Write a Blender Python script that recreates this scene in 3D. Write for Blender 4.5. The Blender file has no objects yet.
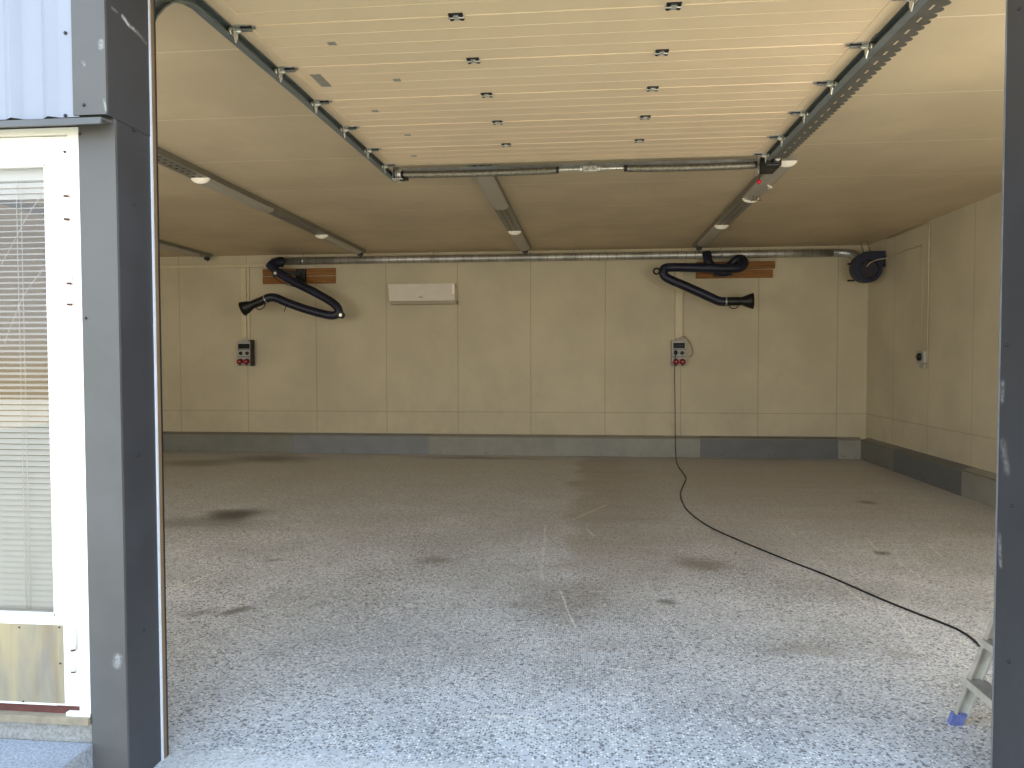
import bpy, bmesh, math, random
from mathutils import Vector, Matrix
random.seed(4)
SC = bpy.context.scene
COL = SC.collection

# ------------------------------------------------------------------ camera
F = 740.0; EYE = 1.65; ROLL = math.radians(.125)
yaw = math.atan((586 - 512) / F)
pit = math.atan((384 - 359) * math.cos(yaw) / F)
cy, sy, cp, sp = math.cos(yaw), math.sin(yaw), math.cos(pit), math.sin(pit)
FW = Vector((-sy * cp, cy * cp, -sp)); R0 = Vector((cy, sy, 0)); U0 = Vector((-sy * sp, cy * sp, cp))
RT = R0 * math.cos(ROLL) - U0 * math.sin(ROLL); UP = U0 * math.cos(ROLL) + R0 * math.sin(ROLL)
CAM = Vector((0, 0, EYE))
cd = bpy.data.cameras.new('camera'); cam = bpy.data.objects.new('camera', cd); COL.objects.link(cam)
cd.sensor_fit = 'HORIZONTAL'; cd.sensor_width = 36; cd.lens = F / 1024 * 36; cd.clip_start = .05; cd.clip_end = 300
cam.matrix_world = Matrix(((RT.x, UP.x, -FW.x, CAM.x), (RT.y, UP.y, -FW.y, CAM.y), (RT.z, UP.z, -FW.z, CAM.z), (0, 0, 0, 1)))
SC.camera = cam
def ray(px, py): return FW + RT * ((px - 512) / F) + UP * ((384 - py) / F)
def onY(px, py, Y): d = ray(px, py); return CAM + d * (Y / d.y)
def onZ(px, py, Z): d = ray(px, py); return CAM + d * ((Z - EYE) / d.z)
def onX(px, py, X): d = ray(px, py); return CAM + d * (X / d.x)

# ------------------------------------------------------------------ materials
def lin(c):
    return tuple((v / 255 / 12.92) if v / 255 <= .04045 else ((v / 255 + .055) / 1.055) ** 2.4 for v in c) + (1,)
class NT:
    def __init__(s, name):
        s.m = bpy.data.materials.new(name); s.m.use_nodes = True
        s.n = s.m.node_tree.nodes; s.l = s.m.node_tree.links
        s.b = s.n['Principled BSDF']; s._pos = None
    def new(s, t, **k):
        x = s.n.new(t)
        for a, v in k.items(): setattr(x, a, v)
        return x
    def pos(s):
        if s._pos is None: s._pos = s.new('ShaderNodeNewGeometry').outputs['Position']
        return s._pos
    def put(s, sock, v):
        if isinstance(v, bpy.types.NodeSocket): s.l.new(v, sock)
        else: sock.default_value = v
    def math(s, op, a, b=0.0, c=None, clamp=False):
        x = s.new('ShaderNodeMath', operation=op); x.use_clamp = clamp
        s.put(x.inputs[0], a); s.put(x.inputs[1], b)
        if c is not None: s.put(x.inputs[2], c)
        return x.outputs[0]
    def vec(s, op, a, b=None, out=0):
        x = s.new('ShaderNodeVectorMath', operation=op); s.put(x.inputs[0], a)
        if b is not None: s.put(x.inputs[3] if op == 'SCALE' else x.inputs[1], b)
        return x.outputs[out]
    def sep(s, v):
        x = s.new('ShaderNodeSeparateXYZ'); s.put(x.inputs[0], v); return x.outputs
    def noise(s, scale, detail=3, rough=.5, vec=None, dist=0.0):
        x = s.new('ShaderNodeTexNoise'); s.put(x.inputs['Vector'], vec if vec is not None else s.pos())
        x.inputs['Scale'].default_value = scale; x.inputs['Detail'].default_value = detail
        x.inputs['Roughness'].default_value = rough; x.inputs['Distortion'].default_value = dist
        return x.outputs['Fac']
    def ramp(s, v, a, b, lo=0.0, hi=1.0, smooth=True):
        x = s.new('ShaderNodeMapRange'); x.interpolation_type = 'SMOOTHSTEP' if smooth else 'LINEAR'
        s.put(x.inputs[0], v); x.inputs[1].default_value = a; x.inputs[2].default_value = b
        x.inputs[3].default_value = lo; x.inputs[4].default_value = hi
        return x.outputs[0]
    def mix(s, f, a, b, mode='MIX'):
        x = s.new('ShaderNodeMix', data_type='RGBA', blend_type=mode)
        s.put(x.inputs[0], f); s.put(x.inputs[6], a); s.put(x.inputs[7], b); return x.outputs[2]
    def seg(s, P, a, b):                                   # distance of P to the segment a-b
        a = Vector(a); b = Vector(b); ba = b - a
        pa = s.vec('SUBTRACT', P, tuple(a))
        h = s.math('DIVIDE', s.vec('DOT_PRODUCT', pa, tuple(ba), 1), ba.length_squared, clamp=True)
        sc = s.vec('SCALE', tuple(ba), h)
        return s.vec('LENGTH', s.vec('SUBTRACT', pa, sc), out=1)
    def bump(s, h, strength=.3, dist=.002):
        x = s.new('ShaderNodeBump'); x.inputs['Strength'].default_value = strength; x.inputs['Distance'].default_value = dist
        s.put(x.inputs['Height'], h); s.l.new(x.outputs[0], s.b.inputs['Normal'])
    def color(s, v): s.put(s.b.inputs['Base Color'], v)
    def rough(s, v): s.put(s.b.inputs['Roughness'], v)

def plain(name, rgb, rough=.5, metal=0.0, var=.06, scale=9.0, spec=.5):
    t = NT(name); c = lin(rgb)
    n = t.noise(scale, 4, .6)
    f = t.ramp(n, .3, .7, 1 - var, 1 + var)
    t.color(t.mix(1.0, c, t.vec('SCALE', (1, 1, 1), f), 'MULTIPLY'))
    t.b.inputs['Metallic'].default_value = metal; t.rough(t.ramp(n, .2, .8, max(0, rough - .08), min(1, rough + .08)))
    t.b.inputs['Specular IOR Level'].default_value = spec
    return t.m

# --- floor: ground concrete with exposed aggregate, worn, stained and scratched
def floor_material():
    t = NT('exposed_aggregate_concrete'); P = t.pos()
    xs = t.sep(P)
    v = t.new('ShaderNodeTexVoronoi'); v.inputs['Scale'].default_value = 78; t.l.new(P, v.inputs['Vector'])
    v2 = t.new('ShaderNodeTexVoronoi'); v2.inputs['Scale'].default_value = 30; t.l.new(P, v2.inputs['Vector'])
    cell = t.sep(v.outputs['Color'])[0]; cell2 = t.sep(v2.outputs['Color'])[1]
    stone = t.ramp(v.outputs['Distance'], .36, .56, 1, 0)
    stone2 = t.ramp(v2.outputs['Distance'], .30, .40, 1, 0)
    patch = t.noise(1.1, 4, .6)
    base = t.mix(t.ramp(patch, .3, .7), lin((166, 171, 177)), lin((192, 197, 204)))
    dk = t.math('MULTIPLY', t.math('MULTIPLY', stone, t.ramp(cell, .44, .56)), .80)
    c = t.mix(dk, base, lin((78, 80, 88)))
    lt = t.math('MULTIPLY', t.math('MULTIPLY', stone, t.ramp(cell, .30, .2)), .75)
    c = t.mix(lt, c, lin((236, 235, 232)))
    bg = t.math('MULTIPLY', t.math('MULTIPLY', stone2, t.ramp(cell2, .86, .9)), .7)
    c = t.mix(bg, c, lin((82, 80, 84)))
    # pale warm tone growing to the back, making up for weak light by colour
    warp = t.vec('SCALE', t.vec('SUBTRACT', t.new('ShaderNodeTexNoise').outputs['Color'], (.5, .5, .5)), .9)
    for n in t.n:
        if n.bl_idname == 'ShaderNodeTexNoise' and not n.inputs['Vector'].is_linked:
            t.l.new(P, n.inputs['Vector']); n.inputs['Scale'].default_value = 1.6; n.inputs['Detail'].default_value = 4
    W = t.vec('ADD', P, t.vec('MULTIPLY', warp, (1, 1, 0)))
    wx = t.sep(W)
    st = t.noise(1.0, 5, .65, t.vec('MULTIPLY', P, (.35, 3.2, 1)))
    back_lift = t.math('MULTIPLY', t.ramp(xs[1], 5.0, 13.0), t.ramp(st, .2, .8, .45, 1.0))
    c = t.mix(t.math('MULTIPLY', back_lift, .6), c, lin((204, 196, 182)))
    # the darker strip right of the middle
    s1 = t.math('MULTIPLY', t.ramp(wx[0], -.28, .0), t.ramp(wx[0], .35, 1.1, 1, .12))
    s1 = t.math('MULTIPLY', s1, t.math('MULTIPLY', t.ramp(xs[1], 4.0, 7.2), t.ramp(st, .25, .75, .6, 1)))
    c = t.mix(t.math('MULTIPLY', s1, .60), c, lin((134, 122, 108)))
    s2 = t.math('MULTIPLY', t.ramp(xs[0], .3, 1.6), t.math('MULTIPLY', t.ramp(xs[1], 4.2, 8.5), t.ramp(st, .3, .7, .3, 1)))
    c = t.mix(t.math('MULTIPLY', s2, .5), c, lin((160, 150, 142)))
    # stains: (px, py, radius x, radius y, strength, colour)
    stains = [(234, 515, .38, .38, .85, (56, 47, 40)), (196, 523, .75, .32, .5, (84, 72, 60)), (230, 613, .13, .1, .7, (78, 74, 68)),
              (199, 610, .12, .12, .45, (90, 86, 80)), (432, 562, .22, .16, .5, (96, 86, 76)), (700, 564, .24, .2, .6, (92, 80, 66)),
              (668, 602, .09, .07, .7, (70, 66, 62)), (800, 649, .30, .12, .4, (106, 98, 86)), (868, 502, .14, .14, .6, (76, 66, 58)),
              (886, 554, .07, .07, .7, (70, 62, 54)), (565, 600, .35, .5, .3, (110, 98, 84)), (270, 459, .9, .5, .6, (74, 62, 48)),
              (195, 463, .8, .5, .5, (74, 62, 48)), (600, 645, .25, .15, .22, (110, 100, 90)), (905, 653, .12, .1, .3, (100, 92, 82)), (860, 590, .5, .3, .2, (112, 102, 90)),
              (275, 559, .1, .06, .5, (100, 96, 90)), (515, 606, .12, .1, .3, (100, 92, 84)), (480, 458, 1.3, .2, .5, (88, 72, 54))]
    WS = t.vec('ADD', P, t.vec('MULTIPLY', warp, (.5, .5, 0)))
    for px, py, rx, ry, k, col in stains:
        q = onZ(px, py, 0)
        d = t.vec('LENGTH', t.vec('MULTIPLY', t.vec('SUBTRACT', WS, tuple(q)), (1 / rx, 1 / ry, 0)), out=1)
        c = t.mix(t.math('MULTIPLY', t.ramp(d, .25, 1.25, 1, 0), k), c, lin(col))
    # chalky scratches
    sc = [((163, 594), (213, 573), .010), ((213, 573), (254, 569), .006), ((246, 596), (290, 574), .008), ((160, 556), (190, 548), .008),
          ((545, 525), (542, 580), .010), ((559, 590), (576, 628), .008), ((603, 668), (640, 672), .010), ((479, 716), (532, 718), .012),
          ((656, 610), (700, 658), .007), ((572, 520), (606, 505), .012), ((586, 528), (594, 536), .012), ((887, 609), (914, 640), .006),
          ((914, 640), (950, 642), .006), ((866, 538), (880, 552), .010), ((895, 560), (921, 577), .008), ((921, 577), (948, 577), .005), ((840, 583), (868, 606), .008),
          ((820, 560), (836, 580), .005), ((785, 525), (796, 537), .007), ((930, 546), (941, 556), .012), ((868, 606), (888, 610), .006), ((955, 660), (968, 668), .008),
          ((588, 592), (632, 591), .006), ((230, 748), (255, 749), .006), ((330, 545), (348, 540), .01), ((390, 541), (425, 541), .008), ((606, 690), (640, 652), .0)]
    PW = t.vec('ADD', P, t.vec('MULTIPLY', warp, (.05, .05, 0)))
    grain = t.ramp(t.noise(28, 4, .7), .38, .58)
    tot = None
    for a, b, w in sc:
        if w <= 0: continue
        d = t.seg(PW, onZ(a[0], a[1], 0), onZ(b[0], b[1], 0))
        k = t.ramp(d, w * .4, w * 1.6, 1, 0)
        tot = k if tot is None else t.math('MAXIMUM', tot, k)
    c = t.mix(t.math('MULTIPLY', t.math('MULTIPLY', tot, grain), .55), c, lin((232, 228, 222)))
    # the smooth threshold strip at the door line
    c = t.mix(t.math('MULTIPLY', t.ramp(xs[1], 2.98, 2.88), .5), c, lin((196, 198, 200)))
    t.color(c)
    t.rough(t.ramp(patch, .3, .7, .42, .6)); t.b.inputs['Specular IOR Level'].default_value = .5
    t.bump(t.math('ADD', t.math('MULTIPLY', stone, .6), t.noise(90, 3)), .25, .002)
    return t.m

def panel_wall(name, base, seam, axis, pitch, off, hz=None, grey=.08):
    t = NT(name); P = t.pos(); x = t.sep(P)
    n = t.noise(.9, 4, .6); n2 = t.noise(5.0, 5, .65)
    c = t.mix(t.ramp(n, .3, .7, 0, 1), lin(tuple(v * (1 - grey * .5) for v in base)), lin(tuple(min(255, v * (1 + grey * .4)) for v in base)))
    c = t.mix(t.ramp(n2, .62, .8, 0, .18), c, lin((150, 138, 112)))
    u = t.math('FRACT', t.math('DIVIDE', t.math('SUBTRACT', x[axis], off), pitch))
    d = t.math('MULTIPLY', t.math('MINIMUM', u, t.math('SUBTRACT', 1.0, u)), pitch)
    k = t.ramp(d, .003, .009, 1, 0)
    if hz is not None:
        k = t.math('MAXIMUM', k, t.ramp(t.math('ABSOLUTE', t.math('SUBTRACT', x[2], hz)), .003, .009, 1, 0))
        low = t.math('MULTIPLY', t.ramp(x[2], 1.3, .3), t.ramp(t.noise(2.2, 5, .7), .35, .75))
        c = t.mix(t.math('MULTIPLY', low, .28), c, lin((146, 142, 132)))
    c = t.mix(t.math('MULTIPLY', k, .5), c, lin(seam))
    t.color(c); t.rough(.55); t.b.inputs['Specular IOR Level'].default_value = .35
    t.bump(t.math('SUBTRACT', 1.0, k), .4, .004)
    return t.m

def scuffed(name, rgb, segs=(), rough=.42, flecks=True):
    t = NT(name); P = t.pos()
    n = t.noise(2.2, 5, .65); n2 = t.noise(14, 5, .7, t.vec('MULTIPLY', P, (1, 1, .25)))
    c = t.mix(t.ramp(n, .3, .7), lin(tuple(v * .93 for v in rgb)), lin(tuple(min(255, v * 1.06) for v in rgb)))
    if flecks: c = t.mix(t.ramp(n2, .66, .78, 0, .22), c, lin((150, 150, 150)))
    gr = t.ramp(t.noise(60, 3, .7), .3, .6)
    for a, b, w, k in segs:
        c = t.mix(t.math('MULTIPLY', t.math('MULTIPLY', t.ramp(t.seg(P, a, b), 0, w, 1, 0), gr), k), c, lin((205, 205, 205)))
    t.color(c); t.rough(t.ramp(n, .3, .7, rough - .08, rough + .1))
    return t.m

def spiral_duct():
    t = NT('galvanised_spiral_duct'); x = t.sep(t.pos())
    u = t.math('FRACT', t.math('MULTIPLY', x[0], 7.0))
    k = t.ramp(t.math('ABSOLUTE', t.math('SUBTRACT', u, .5)), .0, .09, 1, 0)
    n = t.noise(3.5, 3)
    t.color(t.mix(k, t.mix(t.ramp(n, .3, .7), lin((168, 168, 164)), lin((205, 205, 200))), lin((154, 154, 150))))
    t.b.inputs['Metallic'].default_value = .85; t.rough(.48); t.bump(k, .2, .003)
    return t.m

def hose_mat():
    t = NT('ribbed_blue_hose'); n = t.noise(26, 2, .5); n2 = t.noise(3, 3)
    t.color(t.mix(t.ramp(n2, .3, .7), lin((14, 18, 34)), lin((24, 31, 56)))); t.rough(.42)
    t.bump(n, .3, .004); return t.m

def kick_mat():
    t = NT('stained_kick_plate'); P = t.pos()
    n = t.noise(3.2, 4, .6, t.vec('MULTIPLY', P, (2.2, 1, .45)), .6)
    c = t.mix(t.ramp(n, .3, .68), lin((176, 160, 126)), lin((132, 130, 124)))
    c = t.mix(t.ramp(t.noise(6, 4, .6, t.vec('MULTIPLY', P, (2.5, 1, .35))), .55, .75, 0, .5), c, lin((148, 122, 86)))
    t.color(c); t.rough(.4); t.b.inputs['Metallic'].default_value = .25; return t.m

def concrete(name, a, b, scale=60):
    t = NT(name); n = t.noise(scale, 4, .7); n2 = t.noise(4, 4, .6)
    c = t.mix(t.ramp(n, .35, .65), lin(a), lin(b)); c = t.mix(t.ramp(n2, .4, .7, 0, .35), c, lin(tuple(v * .82 for v in a)))
    t.color(c); t.rough(.85); t.bump(n, .5, .003); return t.m

def wood_mat():
    t = NT('brown_pine_board'); P = t.pos()
    n = t.noise(6, 5, .65, t.vec('MULTIPLY', P, (.35, 1, 6)), .4)
    t.color(t.mix(t.ramp(n, .3, .7), lin((112, 70, 22)), lin((158, 106, 40)))); t.rough(.6); return t.m

def glass_mat():
    t = NT('door_glass'); n = t.n; out = [x for x in n if x.bl_idname == 'ShaderNodeOutputMaterial'][0]
    tr = t.new('ShaderNodeBsdfTransparent'); gl = t.new('ShaderNodeBsdfGlossy'); gl.inputs['Roughness'].default_value = .015
    fr = t.new('ShaderNodeFresnel'); fr.inputs['IOR'].default_value = 1.75
    mx = t.new('ShaderNodeMixShader'); t.l.new(fr.outputs[0], mx.inputs[0]); t.l.new(tr.outputs[0], mx.inputs[1]); t.l.new(gl.outputs[0], mx.inputs[2])
    t.l.new(mx.outputs[0], out.inputs[0]); return t.m

M = {}
UYP = 2.565
M['floor'] = floor_material()
M['wall'] = panel_wall('cream_wall_panels', (196, 187, 160), (128, 116, 90), 0, 1.268, -.945, .735)
M['wall_r'] = panel_wall('cream_side_panels', (204, 196, 172), (146, 136, 112), 1, 1.145, 10.498, .735)
M['ceiling'] = panel_wall('cream_ceiling_panels', (204, 187, 155), (250, 238, 208), 1, 1.2, 4.29)
M['inner'] = plain('cream_inner_wall', (196, 186, 158), .6)
M['anthracite'] = scuffed('anthracite_steel', (55, 56, 61), [(onX(123, 17, -1.738), onX(129, 25, -1.738), .014, .8), (onX(128, 24, -1.738), onX(137, 32, -1.738), .012, .6), (onX(137, 32, -1.738), onX(146, 43, -1.738), .012, .2), (onX(112, 8, -1.738), onX(117, 12, -1.738), .01, .2)])  # same steel as the front legs, darkened in colour for the shaded reveal
M['anthracite_front'] = scuffed('anthracite_steel_front', (86, 85, 84), [(onY(101, 42, UYP), onY(101, 47, UYP), .016, .4), (onY(83, 62, UYP), onY(84, 65, UYP), .01, .35), (onY(118, 658, 2.615), onY(117, 664, 2.615), .026, .4), (onY(104, 100, UYP), onY(106, 110, UYP), .008, .35)], .5, False)  # same steel, painted lighter because the front faces catch more light
M['anthracite_right'] = scuffed('anthracite_steel_right', (58, 59, 63), [((1.5, 2.83, .9), (1.5, 2.84, 1.0), .02, .3), ((1.5, 2.84, 1.5), (1.5, 2.84, 1.56), .02, .3), ((1.5, 2.8, 1.25), (1.5, 2.83, 1.34), .03, .2)])  # right reveal, its shade put into the colour too
M['cladding'] = plain('pale_blue_steel_sheet', (142, 148, 162), .38, 0, .03, 3)
M['white_paint'] = plain('white_door_paint', (242, 240, 234), .4, 0, .02, 4)
M['gasket'] = plain('pale_rubber_seal', (214, 218, 228), .35, 0, .05)
M['gasket_dim'] = plain('dull_rubber_seal', (120, 120, 122), .5, 0, .2, 6)
M['brown_strip'] = plain('brown_seal_strip', (120, 98, 72), .5)
M['threshold'] = plain('weathered_sill', (142, 130, 110), .7, 0, .15, 20)
M['rust'] = plain('rusty_gap', (92, 52, 46), .8, 0, .2, 30)
M['kick'] = kick_mat()
M['blind'] = plain('white_blind_slat', (236, 236, 232), .4, 0, .02)
M['glass'] = glass_mat()
M['conc'] = concrete('rough_concrete', (126, 124, 118), (156, 154, 148))
M['step'] = concrete('step_concrete', (118, 122, 130), (158, 162, 170), 110)
M['apron'] = concrete('outdoor_concrete', (206, 188, 152), (228, 210, 174), 70)  # ground tone made pale and warm to bounce light onto ceiling and door
M['base_a'] = plain('plinth_green_grey', (120, 122, 116), .5, 0, .1, 3)
M['base_b'] = plain('plinth_blue_grey', (122, 127, 132), .5, 0, .08, 3)
M['base_c'] = plain('plinth_dark_grey', (100, 104, 107), .5, 0, .08, 3)
M['base_d'] = plain('plinth_light_grey', (138, 139, 132), .5, 0, .1, 3)
M['base_top'] = plain('plinth_cap', (122, 116, 100), .6, .1, .15, 4)
M['door_panel'] = plain('cream_door_sheet', (242, 217, 180), .38, 0, .02, 2)
M['galv'] = plain('galvanised_steel', (178, 182, 182), .36, .8, .12, 14)
M['galv_bright'] = plain('bright_zinc', (222, 222, 212), .3, .6, .1, 20)
M['track'] = plain('dull_zinc_track', (118, 126, 126), .45, .3, .12, 8)
M['angle'] = plain('dark_perforated_steel', (104, 102, 94), .5, .3, .1, 8)
M['black'] = plain('black_plastic', (15, 15, 17), .45, 0, .1)
M['dark'] = plain('dark_steel', (50, 52, 56), .4, .6, .1)
M['spring'] = plain('oiled_spring_steel', (138, 134, 120), .45, .7, .3, 40)
M['sticker'] = plain('grey_foil_label', (172, 168, 156), .35, .3, .25, 40)
M['tray'] = plain('dull_cable_tray', (142, 138, 126), .5, .5, .1, 6)
M['diffuser'] = plain('grey_light_diffuser', (176, 168, 154), .4, 0, .05, 4)
M['lampcap'] = plain('white_end_cap', (252, 246, 228), .4, 0, .02)
M['duct'] = spiral_duct()
M['hose'] = hose_mat()
M['fanblue'] = plain('blue_fan_paint', (20, 29, 54), .45, 0, .2, 12)
M['fanrust'] = plain('dusty_fan_plate', (44, 42, 52), .6, .2, .3, 20)
M['wood'] = wood_mat()
M['cream'] = plain('cream_conduit', (206, 196, 164), .5, 0, .04)
M['conduit'] = plain('tan_conduit', (192, 180, 150), .5, 0, .05)
M['heater'] = plain('off_white_heater', (224, 218, 206), .4, 0, .03)
M['heater_low'] = plain('beige_heater_base', (164, 152, 128), .5, 0, .03)
M['boxgrey'] = plain('grey_socket_box', (168, 168, 162), .5, 0, .04)
M['smoke'] = plain('smoked_window', (20, 20, 20), .6, 0, .2, 30, .15)
M['red'] = plain('red_socket', (130, 20, 28), .45, 0, .06)
M['redball'] = plain('red_pull_knob', (206, 14, 40), .4, 0, .04)
M['cable'] = plain('black_cable', (26, 25, 26), .5, 0, .1)
M['alu'] = plain('worn_aluminium', (206, 202, 190), .45, .35, .1, 16)
M['alu_tread'] = plain('grey_tread', (150, 150, 148), .55, .4, .12, 16)
M['bluefoot'] = plain('blue_rubber_foot', (104, 116, 172), .6, 0, .2, 40)
M['screw'] = plain('screw_head', (58, 58, 62), .35, .7, .1)

# ------------------------------------------------------------------ mesh helpers
class MB:
    def __init__(s): s.v = []; s.f = []; s.mi = []; s.sm = []; s.mats = []
    def _m(s, m):
        if m not in s.mats: s.mats.append(m)
        return s.mats.index(m)
    def add(s, vs, fs, m=None, smooth=False):
        o = len(s.v); s.v += [tuple(x) for x in vs]; k = s._m(m)
        for f in fs: s.f.append([i + o for i in f]); s.mi.append(k); s.sm.append(smooth)
    def box(s, a, b, m=None, bev=0.0):
        x0, y0, z0 = [min(a[i], b[i]) for i in range(3)]; x1, y1, z1 = [max(a[i], b[i]) for i in range(3)]
        if bev <= 0:
            s.add([(x0,y0,z0),(x1,y0,z0),(x1,y1,z0),(x0,y1,z0),(x0,y0,z1),(x1,y0,z1),(x1,y1,z1),(x0,y1,z1)],
                  [(0,3,2,1),(4,5,6,7),(0,1,5,4),(1,2,6,5),(2,3,7,6),(3,0,4,7)], m)
        else:
            bm = bmesh.new(); bmesh.ops.create_cube(bm, size=1)
            for v in bm.verts: v.co = Vector(((x0+x1)/2 + v.co.x*(x1-x0), (y0+y1)/2 + v.co.y*(y1-y0), (z0+z1)/2 + v.co.z*(z1-z0)))
            bmesh.ops.bevel(bm, geom=bm.edges[:], offset=bev, segments=2, affect='EDGES', profile=.5)
            bm.verts.index_update(); s.add([v.co.copy() for v in bm.verts], [[v.index for v in f.verts] for f in bm.faces], m); bm.free()
        return s
    def obox(s, c, ax, ay, az, m=None):                     # oriented box: centre and three half vectors
        c = Vector(c); ax = Vector(ax); ay = Vector(ay); az = Vector(az)
        vs = [c + ax*i + ay*j + az*k for k in (-1,1) for j in (-1,1) for i in (-1,1)]
        s.add(vs, [(0,2,3,1),(4,5,7,6),(0,1,5,4),(1,3,7,5),(3,2,6,7),(2,0,4,6)], m); return s
    def bar(s, a, b, w, h, m=None, side=(0,1,0)):           # rectangular bar from a to b
        a = Vector(a); b = Vector(b); d = (b - a); L = d.length; d.normalize()
        sd = Vector(side); sd = (sd - d * sd.dot(d)).normalized(); n = d.cross(sd)
        return s.obox((a + b) / 2, d * L / 2, sd * w / 2, n * h / 2, m)
    def ring_sweep(s, pts, rads, m=None, n=14, caps=True):
        pts = [Vector(p) for p in pts]; T = []
        for i in range(len(pts)):
            a = pts[max(0, i-1)]; b = pts[min(len(pts)-1, i+1)]; T.append((b - a).normalized())
        N = T[0].orthogonal().normalized(); vs = []; fs = []
        for i, p in enumerate(pts):
            N = (N - T[i] * N.dot(T[i])).normalized(); B = T[i].cross(N)
            for k in range(n):
                an = 2 * math.pi * k / n; vs.append(p + (N * math.cos(an) + B * math.sin(an)) * rads[i])
        for i in range(len(pts) - 1):
            for k in range(n):
                k2 = (k + 1) % n; fs.append((i*n+k, i*n+k2, (i+1)*n+k2, (i+1)*n+k))
        s.add(vs, fs, m, True)
        if caps:
            o = len(s.v) - len(vs); km = s._m(m)
            s.f.append([o + k for k in range(n)][::-1]); s.mi.append(km); s.sm.append(False)
            s.f.append([o + (len(pts)-1)*n + k for k in range(n)]); s.mi.append(km); s.sm.append(False)
        return s
    def tube(s, pts, r, m=None, n=12, sub=0, caps=True):
        pts = smooth_path(pts, sub) if sub else pts
        return s.ring_sweep(pts, [r] * len(pts), m, n, caps)
    def cyl(s, a, b, r, m=None, n=20, r2=None): return s.ring_sweep([a, b], [r, r if r2 is None else r2], m, n)
    def prism(s, poly, axis, a, b, m=None, smooth=False):    # poly of 2D points in the other two axes, extruded along an axis
        def P(u, v, w):
            return {0: (w, u, v), 1: (u, w, v), 2: (u, v, w)}[axis]
        n = len(poly); vs = [P(u, v, a) for u, v in poly] + [P(u, v, b) for u, v in poly]
        s.add(vs, [(i, (i+1) % n, n + (i+1) % n, n + i) for i in range(n)], m, smooth)
        o = len(s.v) - 2*n; k = s._m(m)
        s.f.append([o + i for i in range(n)][::-1]); s.f.append([o + n + i for i in range(n)]); s.mi += [k, k]; s.sm += [False, False]
        return s
    def build(s, name, mat=None, parent=None, fix=True):
        me = bpy.data.meshes.new(name); me.from_pydata(s.v, [], s.f)
        for m in s.mats:
            me.materials.append(mat if m is None else m)
        for i, p in enumerate(me.polygons): p.material_index = s.mi[i]; p.use_smooth = s.sm[i]
        if fix:
            bm = bmesh.new(); bm.from_mesh(me); bmesh.ops.recalc_face_normals(bm, faces=bm.faces[:]); bm.to_mesh(me); bm.free()
        o = bpy.data.objects.new(name, me); COL.objects.link(o)
        if parent is not None:
            o.parent = parent; o.matrix_parent_inverse = parent_world(parent).inverted()
        return o
def parent_world(o):
    m = Matrix.Translation(o.location) @ o.rotation_euler.to_matrix().to_4x4()
    if o.parent is not None: m = parent_world(o.parent) @ o.matrix_parent_inverse @ m
    return m
def smooth_path(pts, sub):
    pts = [Vector(p) for p in pts]; out = []
    for i in range(len(pts) - 1):
        p0 = pts[max(0, i-1)]; p1 = pts[i]; p2 = pts[i+1]; p3 = pts[min(len(pts)-1, i+2)]
        for k in range(sub):
            t = k / sub
            out.append(.5 * ((2*p1) + (p2-p0)*t + (2*p0-5*p1+4*p2-p3)*t*t + (3*p1-p0-3*p2+p3)*t**3))
    return out + [pts[-1]]
def tag(o, label, cat, group=None):
    o['label'] = label; o['category'] = cat
    if group: o['group'] = group
    return o
def thing(name, label, cat, loc=(0, 0, 0), group=None):
    o = bpy.data.objects.new(name, None); COL.objects.link(o); o.location = loc; o.empty_display_size = .1
    return tag(o, label, cat, group)
def struct(o): o['kind'] = 'structure'; return o
def dup(root, offset, label=None, group=None):
    r = root.copy(); COL.objects.link(r); r.location = root.location + Vector(offset)
    if label: r['label'] = label
    if group: r['group'] = group
    for ch in list(root.children):
        c = ch.copy(); COL.objects.link(c); c.parent = r
        for g in list(ch.children):
            d = g.copy(); COL.objects.link(d); d.parent = c
    return r

# ------------------------------------------------------------------ the hall
XL, XR, YF, YB, ZC = -9.2, 4.6, 2.86, 12.7, 3.5
OL, OR = -1.74, 1.50                                       # sides of the opening
LY, UY = 2.615, 2.565                                      # facade planes below and above the flashing

struct(MB().box((XL - .1, 2.55, -.12), (XR + .1, YB + .1, 0)).build('floor', M['floor']))
struct(MB().box((-14, -14, -.14), (14, 2.55, -.012)).build('ground', M['apron']))
struct(MB().box((XL - .1, YF, ZC), (XR + .1, YB + .1, ZC + .12)).build('ceiling', M['ceiling']))
struct(MB().box((XL, YB, 0), (XR, YB + .1, ZC)).build('wall_back', M['wall']))
struct(MB().box((XR, YF, 0), (XR + .1, YB + .1, ZC)).build('wall_right', M['wall_r']))
struct(MB().box((XL - .1, YF, 0), (XL, YB + .1, ZC)).build('wall_left', M['inner']))
DL, DR, DZ0, DZ1 = -2.93, -1.885, .235, 2.52               # entrance door hole
w = MB()
w.box((XL - .1, 2.70, 0), (DL, YF, ZC)); w.box((DR, 2.70, 0), (OL - .012, YF - .02, ZC)); w.box((DL, 2.70, DZ1), (DR, YF, ZC)); w.box((DL, 2.70, 0), (DR, YF, DZ0 - .03))
w.box((OR + .012, 2.70, 0), (XR + .1, YF - .02, ZC)); w.box((OL - .012, 2.70, 3.2), (OR + .012, YF - .02, ZC))
struct(w.build('wall_front', M['inner']))

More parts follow.
